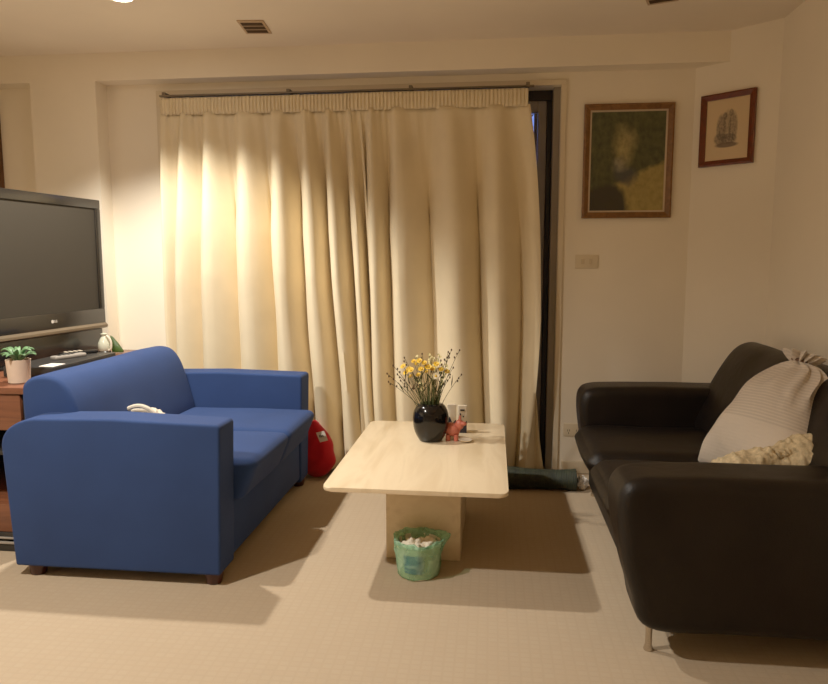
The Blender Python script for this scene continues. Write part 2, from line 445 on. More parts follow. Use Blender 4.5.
struct('baseboard_corner', prism(B(), [CH0, CH1, (CH1[0]-.014*uy*-1*-1, CH1[1]-.014*ux), (CH0[0], CH0[1]-.018)], 0, .07), M['trimw'])
struct('baseboard_right', box(B(), XR-.014, XR, YN, CH1[1]-.02, 0, .07, .003), M['trimw'])
b = B(); box(b, XL, -2.725, YW-.014, YW, 0, .07, .003); box(b, -2.315, OX0-.05, YW-.014, YW, 0, .07, .003)
struct('baseboard_left', b, M['trimw'])
# architrave round the opening
b = B(); box(b, OX0-.05, OX1+.03, YW-.016, YW, OZ, OZ+.03, .003); box(b, OX1, OX1+.03, YW-.016, YW, 0, OZ, .003); box(b, OX0-.05, OX0, YW-.016, YW, 0, OZ, .003)
struct('trim_4', b, M['trimw'])
# glazed sliding door behind the curtains
d = struct('door_1', None or box(B(), OX1-.038, OX1, YW+.03, YW+.2, 0, OZ), M['jamb'])
b = B(); box(b, OX0, OX1-.038, YW+.10, YW+.19, OZ-.055, OZ, .004); box(b, OX1-.068, OX1-.038, YW+.1, YW+.19, 0, OZ-.055, .004); box(b, OX0, OX0+.05, YW+.1, YW+.19, 0, OZ-.055, .004); box(b, OX0+.05, OX1-.068, YW+.1, YW+.19, 0, .03, .004)
struct('door_frame', b, M['blackf'], d)
b = B(); box(b, OX1-.118, OX1-.068, YW+.11, YW+.15, .03, OZ-.055, .004); box(b, OX0+.05, OX0+.11, YW+.11, YW+.15, .03, OZ-.055, .004); box(b, OX0+.11, OX1-.118, YW+.11, YW+.15, OZ-.12, OZ-.055, .004); box(b, OX0+.11, OX1-.118, YW+.11, YW+.15, .03, .1, .004); box(b, -.83, -.76, YW+.11, YW+.15, .1, OZ-.12, .004)
sash = struct('sliding_sash', b, M['alu'], d)
struct('pane', box(B(), OX0+.11, OX1-.118, YW+.128, YW+.132, .1, OZ-.12), M['glass'], sash)
b = B()
for k in range(28):
    z = .08+k*.075
    for s in (1, -1):
        for j in range(8):
            x = OX1-.20-j*.14
            tube(b, [(x-.06, YW+.21, z-.0375*s*2), (x+.06, YW+.21, z+.0375*s*2)], .0045, 5)
box(b, OX1-.135, OX1-.115, YW+.2, YW+.22, 0, OZ-.06); box(b, OX1-.34, OX1-.32, YW+.2, YW+.22, 0, OZ-.06)
struct('security_grille', b, M['browntrim'], d)
b = B(); tube(b, [(OX1-.093, YW+.105, .95), (OX1-.093, YW+.085, .96), (OX1-.093, YW+.085, 1.06), (OX1-.093, YW+.105, 1.07)], .008, 8)
struct('door_handle', b, M['blackf'], d)
struct('wall_outside', box(B(), -3.2, 1.6, 5.4, 5.5, -.05, 1.98), M['outside'])

# ------------------------------------------------------------------ curtains
def sx(px, Y=3.94): return Y*math.tan(math.atan((px-414)/694.9)-math.radians(6.486))
def make_curtain(name, label, ridges, ymid, ztop, zbot, hem, lead=None, amp=1.0):
    t = thing(name, label, 'curtain', (sx(ridges[0][0]), ymid, 0), 0, 'cream curtains on the rail')
    nv = 64; pp = 16; n = (len(ridges)-1)*pp
    def pt(u, v):                      # u in ridges, v 0 top .. 1 bottom
        i = min(int(u), len(ridges)-2); f = u-i
        def rx(r):
            t0, b0 = sx(r[0]), sx(r[1]); lin = t0*(1-v)+b0*v
            if len(r) > 3 and r[3]: lin += (sx(r[3])-(t0*.4+b0*.6))*v*(1-v)/.24
            return lin
        a = rx(ridges[i]); c = rx(ridges[i+1])
        yo = (ridges[i][4] if len(ridges[i]) > 4 else 0)*(1-f)+(ridges[i+1][4] if len(ridges[i+1]) > 4 else 0)*f
        w = c-a; k = ridges[i][2]*(1-f)+ridges[i+1][2]*f
        A = (.008+.066*min(1, v*2.2)**.7)*1.3*k*amp
        ph = 2*PI*f
        # asymmetric fold: broad lit face, steep hidden return
        x = a+w*f+w*(.16+.10*v)*math.sin(ph)*min(1, k)*min(1, v*3)
        y = ymid-A*math.cos(ph)-.25*A*math.cos(2*ph+.6)+yo*min(1, v*2)
        y += .006*math.sin(u*2*PI*3+2*math.sin(u*5))*max(0, 1-v*4)
        z = ztop-(ztop-zbot(u))*v
        q = Vector((x*3, z*.8, i*7.3))
        y += .010*noise.noise(q*2)*min(1, v*2); x += .008*noise.noise(q*3+Vector((5, 5, 5)))*min(1, v*2)
        return Vector((x, y, z))
    bm = bmesh.new(); g = []
    vs = [(.0 + (j/nv)) for j in range(nv+1)]
    for j in vs: g.append([bm.verts.new(pt(i/pp, j)) for i in range(n+1)])
    for j in range(nv):
        for i in range(n): bm.faces.new((g[j][i], g[j][i+1], g[j+1][i+1], g[j+1][i]))
    o = obj('drape', bm, M['curtain'], t, angle=80)
    md = o.modifiers.new('thick', 'SOLIDIFY'); md.thickness = .003; md.offset = 0
    # gathered pencil-pleat heading band
    bm = bmesh.new(); N = int((len(ridges)-1)*40); g = []
    x0, x1 = sx(ridges[0][0]), sx(ridges[-1][0])
    for j in range(7):
        row = []
        for i in range(N+1):
            s = i/N; x = x0+(x1-x0)*s
            w = math.sin(s*(x1-x0)/.021*2*PI/1.0+2*noise.noise(Vector((s*30, 1, 0))))
            k = (.35, .7, 1, 1, 1, .8, .5)[j]
            z = ztop+.085-.095*j/6+.004*noise.noise(Vector((s*60, j, 2)))
            row.append(bm.verts.new((x+.002*w, ymid-.004-.008*math.sin(PI*j/6)-.006*w*k, z)))
        g.append(row)
    for j in range(6):
        for i in range(N): bm.faces.new((g[j][i], g[j][i+1], g[j+1][i+1], g[j+1][i]))
    o = obj('pleated_heading', bm, M['curtain'], t, angle=80)
    md = o.modifiers.new('thick', 'SOLIDIFY'); md.thickness = .003; md.offset = 0
    if hem:
        bm = bmesh.new(); rows = []
        for j, (zz, dyy) in enumerate(((1.16, -.072), (1.15, -.078), (.6, -.080), (.08, -.078))):
            rows.append([bm.verts.new((sx(168+(196-168)*k/6)+.012*j, ymid+dyy-.012*math.sin(PI*k/6), zz)) for k in range(7)])
    return t
rl = [(166, 167, .6), (188, 180, 1.0), (213, 216, 1.2), (248, 258, 1.1), (280, 297, 1.3), (308, 330, 1.2), (330, 356, 1.2), (352, 374, .9), (362, 386, .5)]
make_curtain('curtain', 'left cream curtain hanging behind the blue sofa, gathered in deep folds', rl, 3.955, 2.095, lambda u: .035, False)
rr_ = [(350, 362, .3), (372, 384, 1.0), (397, 409, 1.1), (450, 470, 1.25), (495, 507, 1.15), (527, 529, .35, 541, -.01), (525, 549, .1, 533, .07)]
make_curtain('curtain', 'right cream curtain with its loose edge flaring beside the dark door frame', rr_, 3.945, 2.095, lambda u: .03+.04*max(0, 5-u)/5, False)
# rail
t = thing('curtain_rail', 'thin metal curtain rail running above both cream curtains', 'curtain rail', (-.85, 3.97, 2.195))
b = B(); box(b, sx(164), sx(531), 3.962, 3.982, 2.193, 2.203, .002)
obj('track', b, M['rail'], t)
for px in (168, 290, 410, 525):
    b = B(); box(b, sx(px)-.01, sx(px)+.01, 3.966, YW, 2.203, 2.22, .002)
    obj('bracket', b, M['rail'], t)

# ------------------------------------------------------------------ blue sofa
t = thing('sofa', 'blue fabric two seat sofa with boxy arms on short dark wooden legs', 'sofa', (-1.43, 3.05, 0))
y0, y1 = 2.42, 3.69
def arm_blue(ya, yb, sd):
    pr = rpoly([(-1.022, .045, .012), (-1.005, .636, .02), (-1.45, .649, .5), (-1.80, .640, .25), (-1.896, .578, .10), (-1.868, .045, .012)])
    return loft_xz(pr, ya, yb, .011, .006, wob=.003, seedv=sd)
obj('arm', arm_blue(y0, y0+.15, 1), M['blue'], t); obj('arm', arm_blue(y1-.15, y1, 2), M['blue'], t)
obj('base', box(B(), -1.85, -1.025, y0+.145, y1-.145, .065, .29, .015), M['blue'], t)
pr = spline([(-1.86, .1), (-1.875, .45), (-1.885, .70), (-1.865, .765), (-1.80, .79), (-1.72, .775), (-1.665, .70), (-1.625, .56), (-1.60, .43), (-1.62, .30), (-1.64, .1)], 7)
obj('backrest', loft_xz(pr, y0+.12, y1-.152, .022, .01, wob=.005, seedv=4, body=16), M['blue'], t)
ym = (y0+y1)/2
for a, c, sd in ((y0+.155, ym-.002, 1), (ym+.002, y1-.155, 5)):
    obj('seat_cushion', cushion(-1.62, -.93, a, c, 285e-3, .458, .035, .014, .0, seedv=sd, fn=lambda w: Vector((w.x-.055*max(0, .43-w.z)/.13*max(0, (w.x+1.3)/.4), w.y, w.z))), M['blue'], t)
for x in (-1.80, -1.065):
    for y in (y0+.045, y1-.045):
        b = B(); pr = [(.036, .045), (.036, .035), (.030, .004), (.028, 0)]
        lathe(b, pr[::-1], x, y, 0, 20, close=True)
        obj('leg', b, M['legwood'], t)

# white strap bundle on the seat
o = thing('cloth_bundle', 'small white cloth bundle with a looped handle on the blue sofa seat', 'bag', (-1.5, 2.95, .45))
obj('bundle', blob((-1.545, 2.95, .515), .055, .07, .055, .3, 25, 4, 3), M['whitecloth'], o)
b = B(); tube(b, spline([(-1.49, 2.91, .535), (-1.53, 2.90, .580), (-1.58, 2.90, .596), (-1.63, 2.90, .582), (-1.645, 2.91, .562), (-1.61, 2.93, .566), (-1.55, 2.93, .565)], 6, False), .010, 8)
obj('handle', b, M['whitecloth'], o)

# ------------------------------------------------------------------ brown leather sofa
t = thing('sofa', 'dark brown leather two seat sofa with padded arms and thin metal legs', 'sofa', (.9, 2.9, 0))
Y0, Y1 = 2.085, 3.73
def arm_l(ya, yb, dx, sd, k=1):
    pr = spline([(.50+dx, .10), (.445+dx, .22), (.405+dx, .38), (.392+dx, .49), (.405+dx, .553), (.45+dx, .583), (.56+dx, .592), (.8+dx, .596), (1.1+dx, .596), (1.33, .59), (1.37, .555), (1.375, .35), (1.36, .115), (1.1, .095), (.75, .095)], 7)
    pr = [Vector((p[0], .3+(p[1]-.3)*k)) if p[1] > .3 else p for p in pr]
    return loft_xz(pr, ya, yb, .045, .012, wob=.005, seedv=sd)
obj('arm', arm_l(Y0, Y0+.235, 0, 3), M['leather'], t); obj('arm', arm_l(Y1-.235, Y1, .055, 8, 1.07), M['leather'], t)
obj('base', box(B(), .50, 1.33, Y0+.22, Y1-.22, .10, .30, .02), M['leather'], t)
pr = spline([(1.385, .12), (1.395, .45), (1.395, .70), (1.375, .80), (1.31, .845), (1.23, .835), (1.165, .765), (1.105, .64), (1.06, .52), (1.04, .42), (1.05, .25), (1.06, .12)], 7)
obj('back_frame', loft_xz([Vector((1.30+(p[0]-1.30)*.55+.04, p[1]*.95)) for p in pr], Y0+.05, Y1-.07, .04, .01, wob=.003, seedv=6), M['leather'], t)
YM = (Y0+Y1)/2
pb = spline([(1.32, .30), (1.345, .62), (1.35, .76), (1.33, .825), (1.27, .848), (1.20, .82), (1.14, .74), (1.07, .60), (1.015, .47), (1.02, .41), (1.08, .38)], 7)
for a, c, sd in ((Y0+.10, YM-.003, 2), (YM+.003, Y1-.12, 9)):
    obj('back_cushion', loft_xz(pb, a, c, .06, .012, wob=.010, seedv=sd, body=14), M['leather'], t)
for a, c, sd in ((Y0+.237, YM-.003, 3), (YM+.003, Y1-.237, 7)):
    obj('seat_cushion', cushion(.415, 1.10, a, c, .255, .428, .07, .018, -.015, seedv=sd, wob=.008, fn=lambda w: Vector((w.x+.06*max(0, .38-w.z)/.12*max(0, (.75-w.x)/.33), w.y, w.z))), M['leather'], t)
for x, y in ((.515, Y0+.085), (.55, Y1-.085), (1.32, Y0+.085), (1.32, Y1-.085)):
    b = B(); lathe(b, [(.015, 0), (.016, .004), (.011, .02), (.0105, .06), (.013, .115)], x, y, 0, 20, close=True)
    obj('leg', b, M['steel'], t)

# drawstring sack
A = Vector((.98, 2.66, .425)); T = Vector((1.17, 2.755, .862))
zax = (T-A).normalized(); xax = Vector((.30, -.95, 0)); xax = (xax-zax*xax.dot(zax)).normalized(); yax = zax.cross(xax)
Ls = (T-A).length
R = Matrix((xax, yax, zax)).transposed().to_4x4()
t = thing('drawstring_sack', 'pale grey striped cloth sack gathered at the top, leaning on leather sofa back', 'bag', A)
t.rotation_euler = R.to_euler()
bm = bmesh.new(); nu, nw = 96, 56; rings = []
for j in range(nu+1):
    s = j/nu
    if s < .86:
        q = s/.86
        hw = .315-.25*q+.07*q*q
        if q > .80: hw = hw*math.sqrt(max(0, 1-((q-.80)/.205)**2.2))
        ht = .012+.13*math.sin(PI*min(1, q*1.08)**.75*.93)**.8 if q < .92 else .012+.13*math.sin(PI*min(1, .92*1.08)**.75*.93)**.8
        if q > .6: ht *= 1-.55*((q-.6)/.4)**2
        ht = max(ht, .012)
        if q > .9: hw = max(hw, .026); ht = max(.024, ht*(1-(q-.9)*6))
        z = Ls*q
    else:
        q = (s-.86)/.14; hw = .024+.045*q**.7; ht = .022+.03*q**.7; z = Ls+.038*q
    ring = []
    for i in range(nw):
        a = 2*PI*i/nw; ca, sa = math.cos(a), math.sin(a)
        ex = .5+.35*min(1, s/.35)
        px_ = math.copysign(abs(ca)**ex, ca)*hw; py_ = math.copysign(abs(sa)**1.0, sa)*ht
        gk = max(0, (s-.45)/.41) if s < .86 else 1.0
        pl = 1+.34*gk**1.3*math.cos(13*a+1.5*noise.noise(Vector((a, s*3, 0))))
        if s < .86: px_ *= 1+(pl-1)*.6; py_ *= pl
        else: px_ *= pl; py_ *= pl
        w = Vector((px_, py_, z))
        w += Vector((0, .012*noise.noise(w*9), .010*noise.noise(w*7+Vector((3, 0, 0)))))
        if s < .1: w.z += .03*(abs(ca)**3)*(1-s*10)*-.3
        ring.append(bm.verts.new(w))
    rings.append(ring)
for a, c in zip(rings, rings[1:]):
    for i in range(nw): bm.faces.new((a[i], a[(i+1) % nw], c[(i+1) % nw], c[i]))
bm.faces.new(rings[0][::-1])
obj('sack', bm, M['sack'], t, local=True, angle=80)
b = B(); tube(b, [(.032*math.cos(2*PI*k/20), .029*math.sin(2*PI*k/20), Ls+.002) for k in range(21)], .006, 8)
obj('drawstring', b, M['browntrim'], t, local=True, label='brown drawstring')

# crochet cushion in front of the sack
bm = bmesh.new(); nu, nw = 70, 40; rings = []
for j in range(nu+1):
    s = j/nu; x = .76+.38*s; ring = []
    top = .51+.115*s**.9; base = .425
    env = min(1, (s/.10)**.6 if s > 0 else 0)*min(1, ((1-s)/.08)**.5 if s < 1 else 0); env = max(env, .04)
    for i in range(nw):
        a = 2*PI*i/nw; hz = (top-base)/2*env+.012; hy = (.075+.02*math.sin(s*9))*env+.008
        zc = base+.012+hz*1.0
        w = Vector((x, 2.425+.06*s+hy*math.cos(a), zc+hz*math.sin(a)))
        rn = noise.noise(w*24)*.016+noise.noise(w*60)*.013
        w += Vector((noise.noise(w*16)*.012, math.cos(a)*rn, math.sin(a)*rn))
        w.z = max(w.z, .432)
        ring.append(bm.verts.new(w))
    rings.append(ring)
for a, c in zip(rings, rings[1:]):
    for i in range(nw): bm.faces.new((a[i], a[(i+1) % nw], c[(i+1) % nw], c[i]))
bm.faces.new(rings[0][::-1]); bm.faces.new(rings[-1])
o = thing('crochet_cushion', 'cream knobbly crochet cushion lying behind the near arm of leather sofa', 'cushion', (.95, 2.45, .43))
obj('cushion_cover', bm, M['lace'], o, angle=80)
b = B()
for k in range(34):
    s = k/33; x = .765+.37*s; z = .52+.112*s**.9
    p = Vector((x, 2.40+.06*s, z)); w = .018
    tube(b, spline([p, p+Vector((-.006, -.016, .006+.008*math.sin(k*2.1))), p+Vector((.006, -.022, -.004)), p+Vector((.010, -.006, .002))], 4, False), .005, 6)
obj('ruffled_edge', b, M['lace'], o)

# ------------------------------------------------------------------ coffee table
t = thing('coffee_table', 'low travertine coffee table with overhanging top on a square pedestal', 'table', (-.29, 3.05, 0))
def rrect(x0, x1, y0, y1, r, n=6):
    out = []
    for cx, cy, a0 in ((x1-r, y1-r, 0), (x0+r, y1-r, PI/2), (x0+r, y0+r, PI), (x1-r, y0+r, 1.5*PI)):
        for k in range(n+1): a = a0+PI/2*k/n; out.append((cx+r*math.cos(a), cy+r*math.sin(a)))
    return out
bm = prism(B(), rrect(-.642, .070, 2.505, 3.62, .035), .368, .385)
ed = [e for e in bm.edges if abs(e.verts[0].co.z-e.verts[1].co.z) < 1e-5]
bmesh.ops.bevel(bm, geom=ed, offset=.005, segments=3, profile=.5, affect='EDGES')
obj('tabletop', bm, M['stone'], t, angle=30)
obj('pedestal', box(B(), -.432, -.118, 2.755, 3.36, 0, .368, .006), M['stone'], t)

# vase
VX, VY, VZ = -.288, 3.25, .385
t = thing('vase', 'rounded glossy black vase full of wildflowers on the coffee table', 'vase', (VX, VY, VZ))
b = B()
pr = spline([(0.002, .001), (.048, .001), (.058, .006), (.078, .045), (.087, .095), (.083, .14), (.066, .172), (.046, .182), (.040, .180), (.046, .172), (.07, .13), (.076, .09), (.05, .02), (.002, .015)], 5, False)
lathe(b, [(max(p[0], .001), p[1]) for p in pr], VX, VY, VZ, 40, close=True)
obj('vase_body', b, M['vase'], t, angle=50)

def stem_pts(base, tip, bend):
    base, tip = Vector(base), Vector(tip); out = []
    side = Vector((random.uniform(-1, 1), random.uniform(-1, 1), 0))*bend
    for k in range(9):
        s = k/8; p = base.lerp(tip, s); p += Vector((tip.x-base.x, tip.y-base.y, 0))*(s*s-s)*.7+side*math.sin(PI*s)
        out.append(p)
    return out
def petal_disc(b, c, nrm, r, n, w=.4, cup=.25):
    nrm = Vector(nrm).normalized(); a = nrm.orthogonal().normalized(); d = nrm.cross(a)
    for k in range(n):
        th = 2*PI*k/n; u = a*math.cos(th)+d*math.sin(th); v = nrm.cross(u)
        p = [c+u*r*.12, c+u*r*.6+v*r*w+nrm*r*cup*.5, c+u*r+nrm*r*cup, c+u*r*.6-v*r*w+nrm*r*cup*.5]
        bm_v = [b.verts.new(q) for q in p]; b.faces.new(bm_v)
def flower(kind, tx, tz, ty):
    ang = random.uniform(0, 2*PI); rr = random.uniform(0, .028)
    base = (VX+rr*math.cos(ang)+(tx-VX)*.12, VY+rr*math.sin(ang), VZ+.06+random.uniform(0, .02))
    base = (max(VX-.034, min(VX+.034, base[0])), max(VY-.034, min(VY+.034, base[1])), base[2])
    tip = (tx, ty, tz); pts = stem_pts(base, tip, .006)
    # keep the stem inside the neck of the vase
    lab = {'yellow': ('flower', 'yellow wildflower standing in the black vase', 'yellow flowers in the vase'),
           'daisy': ('flower', 'single round pale daisy facing out from the bunch in black vase', None),
           'seed': ('dried_stem', 'thin stalk tipped with dark seed heads in the black vase', 'seed head stalks in the vase'),
           'pale': ('flower', 'small pale blossom sprig standing in the black vase', 'pale blossom sprigs in the vase')}[kind]
    o = thing(lab[0], lab[1], 'flower', base, 0, lab[2])
    b = B(); tube(b, pts, .0021, 5, .0011)
    st = obj('stem', b, M['stem'], o)
    if random.random() < .75:
        b = B(); p = pts[random.choice((5, 6))]; d = Vector((random.uniform(-1, 1), random.uniform(-.6, .6), 1.3)).normalized()
        s = d.orthogonal().normalized()*.0042; q = [p-s*.3, p+d*.03-s, p+d*.065, p+d*.03+s]
        b.faces.new([b.verts.new(x) for x in q]); obj('leaf', b, M['stem'], o)
    tipv = pts[-1]; dirv = (pts[-1]-pts[-2]).normalized()
    b = B()
    if kind == 'yellow':
        nr = (dirv+Vector((-.1, -.8, .2))).normalized(); petal_disc(b, tipv, nr, random.uniform(.013, .019), 9); petal_disc(b, tipv+nr*.003, nr, .008, 7, .5, .6)
        obj('blossom', b, M['yellow'], o)
    elif kind == 'daisy':
        nr = Vector((.1, -1, .15)); petal_disc(b, tipv, nr, .018, 16, .22, .1); petal_disc(b, tipv-Vector((0, .001, 0)), nr, .015, 15, .25, .2)
        h = obj('blossom', b, M['daisy'], o); obj('flower_centre', blob(tipv+Vector((0, -.004, 0)), .006, .004, .006, .1, 10, 2), M['yellow'], h)
    elif kind == 'pale':
        for k in range(5): petal_disc(b, tipv-dirv*.012*k+Vector((random.uniform(-.008, .008), random.uniform(-.008, .008), 0)), (random.uniform(-.5, .5), -.6, .6), .0085, 6)
        obj('blossom', b, M['pale'], o)
    else:
        for k in range(3):
            c = tipv-dirv*.02*k+Vector((random.uniform(-.010, .010), random.uniform(-.008, .008), 0))*(1 if k else 0)
            merge(b, blob(c, .0045, .0045, .0065, .2, 10, 1))
            if k: tube(b, [tipv-dirv*(.02*k+.01), c], .0008, 4)
        obj('seed_head', b, M['seed'], o)
for k in range(26):
    a = k*2.4; rr = .004+.0011*k; base = Vector((VX+rr*math.cos(a), VY+rr*math.sin(a), VZ+.07)); ln = random.uniform(.17, .25)
    tip = base+Vector((math.cos(a)*.055*rr/.03+random.uniform(-.015, .015), math.sin(a)*.04, ln)); sd = Vector((math.cos(a+1.5), math.sin(a+1.5)*.4, 0)).normalized()*.0034
    b = B(); pts = stem_pts(base, tip, .004); rows = []
    for i, p in enumerate(pts): w_ = sd*(1-.85*(i/8)**2); rows.append((b.verts.new(p-w_), b.verts.new(p+w_)))
    for p, q in zip(rows, rows[1:]): b.faces.new((p[0], p[1], q[1], q[0]))
    tag(obj('grass_blade', b, M['grassblade'], None, loc=base, angle=80), 'thin green grass blade among the flowers in black vase', 'grass blade', 'grass blades in the vase')
PXM = 3.3/690.
def fpos(px, py): return VX+(px-430)*PXM*1.0, VZ+.175+(403-py)*PXM*1.0
for px, py in ((402, 365), (405, 371), (413, 359), (416, 362), (421, 366), (424, 360), (428, 364), (409, 376), (418, 372), (411, 367), (425, 371), (436, 361), (441, 366), (432, 366), (446, 369), (407, 368), (419, 358)):
    x, z = fpos(px, py); flower('yellow', x, z, VY+random.uniform(-.05, .04))
x, z = fpos(436, 372); flower('daisy', x, z, VY-.05)
for px, py in ((387, 381), (387, 371), (393, 363), (397, 372), (398, 381), (404, 355), (421, 352), (446, 356), (448, 348), (451, 346), (458, 349), (452, 366), (460, 374), (449, 375), (409, 380), (444, 368), (414, 378), (440, 358)):
    x, z = fpos(px, py); flower('seed', x, z, VY+random.uniform(-.06, .06))
for px, py in ((430, 358), (434, 363), (441, 361), (438, 354), (427, 354), (443, 373), (420, 378), (431, 374), (447, 362), (416, 354)):
    x, z = fpos(px, py); flower('pale', x, z, VY+random.uniform(-.05, .06))

# pink animal ornament
t = thing('animal_ornament', 'salmon pink animal figurine standing beside the black vase', 'ornament', (-.18, 3.26, .385))
bm = bmesh.new()
merge(bm, blob((-.185, 3.262, .437), .040, .03, .034, .08, 12, 3, 2))
merge(bm, blob((-.150, 3.258, .463), .022, .02, .026, .08, 12, 3, 5))
merge(bm, blob((-.132, 3.25, .470), .018, .012, .011, .05, 12, 2, 6))
for x, y in ((-.205, 3.245), (-.205, 3.28), (-.165, 3.245), (-.165, 3.28)): tube(bm, [(x, y, .385), (x, y, .415)], .011, 10)
obj('figurine_body', bm, M['pink'], t)
for y in (3.247, 3.268):
    b = B(); merge(b, blob((-.148, y, .492), .006, .005, .016, .05, 10, 2)); obj('ear', b, M['pink'], t)
t = thing('dish', 'small white oval dish lying right of the pink figurine', 'dish', (-.128, 3.285, .385))
b = B(); lathe(b, [(.012, 0), (.026, .004), (.034, .012), (.032, .013), (.022, .007), (.002, .006)], -.120, 3.235, .385, 28); obj('dish_body', b, M['card'], t)
# two cards with dark bases
def cbox(x, y, label, w=.045, mark=True):
    t = thing('carton', label, 'box', (x, y, .385))
    obj('box_body', box(B(), x-w/2, x+w/2, y, y+.022, .385, .525, .002), M['card'], t)
    b = B()
    v = [b.verts.new(q) for q in ((x-w/2, y-.0008, .386), (x+w/2, y-.0008, .386), (x+w/2, y-.0008, .45), (x+w*.1, y-.0008, .43), (x-w*.2, y-.0008, .465), (x-w/2, y-.0008, .44))]; b.faces.new(v)
    obj('dark_print', b, M['navy'], t, smooth=False)
    if mark:
        b = B(); box(b, x-.010, x+.012, y-.001, y, .498, .507); box(b, x-.012, x-.006, y-.001, y, .470, .486); box(b, x+.002, x+.009, y-.001, y, .466, .474); obj('printed_mark', b, M['blackm'], t, smooth=False)
cbox(-.198, 3.42, 'plain white and navy carton half hidden behind the black vase', .047, False)
cbox(-.143, 3.40, 'white carton with a small black printed mark behind the pink figurine', .046)

# ------------------------------------------------------------------ waste bin
BX, BY = -.282, 2.635
t = thing('waste_bin', 'small white waste bin lined with a green plastic bag by the pedestal', 'bin', (BX, BY, 0))
b = B(); lathe(b, [(.075, .0), (.079, .003), (.089, .13), (.091, .132), (.087, .132), (.076, .008)], BX, BY, 0, 40, close=True)
bk = obj('bucket', b, M['bucket'], t)
b = B(); g = []
for j in range(8):
    z = .03+.075*j/7; r = .0815+.0105*z/.13
    g.append([b.verts.new((BX+r*math.cos(a), BY+r*math.sin(a), z)) for a in [math.radians(236+52*k/10) for k in range(11)]])
for j in range(7):
    for k in range(10): b.faces.new((g[j][k], g[j][k+1], g[j+1][k+1], g[j+1][k]))
obj('printed_label', b, M['bluelabel'], bk, label='blue printed label')
def bagf(r, z, a):
    w = noise.noise(Vector((math.cos(a)*2.2, math.sin(a)*2.2, z*14)))+.6*noise.noise(Vector((math.cos(a)*6, math.sin(a)*6, z*25+4)))
    k = .006+.016*max(0, z-.04)/.14
    bulge = .02*max(0, math.cos(a-.25))**3*max(0, z-.08)/.08
    return r+w*k+bulge, .016*noise.noise(Vector((math.cos(a)*2, math.sin(a)*2, 9)))*(z > .12)
b = B(); lathe(b, [(.072, .004), (.084, .006), (.089, .04), (.093, .08), (.099, .115), (.102, .138), (.100, .152), (.094, .154), (.087, .146), (.081, .115), (.075, .08)], BX, BY, 0, 64, bagf)
obj('bin_liner', b, M['liner'], t, angle=80)
for k, (x, y, z, r) in enumerate(((-.02, -.02, .115, .042), (.03, .01, .112, .038))):
    o = obj('crumpled_tissue', blob((BX+x, BY+y, z), r, r, r*.75, .5, 22, 4, k*5), M['tissue'], None, loc=(BX+x, BY+y, z), angle=80)
    tag(o, ('crumpled white tissue at the front of the green lined bin', 'crumpled white tissue at the back right of the green lined bin')[k], 'tissue')

# ------------------------------------------------------------------ door snake / rolled mat, red bag, tissue by the door
t = thing('rolled_mat', 'dark green ribbed rolled mat on the floor under the right curtain', 'mat', (.2, 3.72, 0))
bm = bmesh.new(); rings = []
for j in range(41):
    x = -.12+.585*j/40; ring = []
    for i in range(28):
        a = 2*PI*i/28; ry = .062+.006*noise.noise(Vector((x*9, 0, a))); rz = .056+.006*noise.noise(Vector((x*7, 3, 0)))
        ring.append(bm.verts.new((x, 3.735+ry*math.cos(a), max(.0, .056+rz*math.sin(a)*(1.0+.08*math.sin(x*15))))))
    rings.append(ring)
for a, c in zip(rings, rings[1:]):
    for i in range(28): bm.faces.new((a[i], a[(i+1) % 28], c[(i+1) % 28], c[i]))
for r_ in (rings[0][::-1], rings[-1]): bm.faces.new(r_)
obj('roll', bm, M['mat'], t)
b = B(); pts = []
for k in range(60):
    a = k*.35; r = .006+.0009*k; pts.append((.4665, 3.735+r*1.0*math.cos(a), .056+r*.85*math.sin(a)))
tube(b, pts, .0035, 6); obj('rolled_end', b, M['mat'], t)
bm = blob((.505, 3.76, .035), .030, .035, .036, .6, 26, 4, 11)
o = obj('crumpled_paper', bm, M['paper'], None, loc=(.505, 3.76, 0), angle=80); tag(o, 'crumpled white paper on the floor at the end of green mat', 'paper')

t = thing('cloth_bag', 'slumped red cloth bag with a white tag between blue sofa and curtain', 'bag', (-.93, 3.78, 0))
bm = bmesh.new(); bmesh.ops.create_icosphere(bm, subdivisions=5, radius=1)
for v in bm.verts:
    p = v.co.copy(); s = (p.z+1)/2
    w = .13*(1-.55*s**1.6); x = -.995+p.x*w-.01*s; y = 3.79+p.y*(.075-.02*s)*1.0; z = .003+.335*s
    q = Vector((x, y, z)); q += Vector((noise.noise(q*14), noise.noise(q*14+Vector((4, 0, 0))), 0))*.012
    q.z = max(.002, q.z); v.co = q
obj('bag_body', bm, M['red'], t, angle=80)
b = B(); m4 = Matrix.Translation((-.945, 3.715, .265)) @ Matrix.Rotation(-.45, 4, 'Y') @ Matrix.Rotation(-.18, 4, 'X')
v = [b.verts.new(m4 @ Vector(q)) for q in ((-.024, 0, -.028), (.024, 0, -.036), (.024, 0, .022), (-.024, 0, .030))]; b.faces.new(v)
tg = obj('tag', b, M['tagcloth'], t, label='white sewn tag', smooth=False)
b = B()
for x, z in ((-.011, .004), (-.003, .002), (.006, .0)):
    box(b, x-.0028, x+.0028, -.0016, -.0008, z-.008, z+.006, mtx=m4)
obj('tag_print', b, M['blackm'], tg, smooth=False)

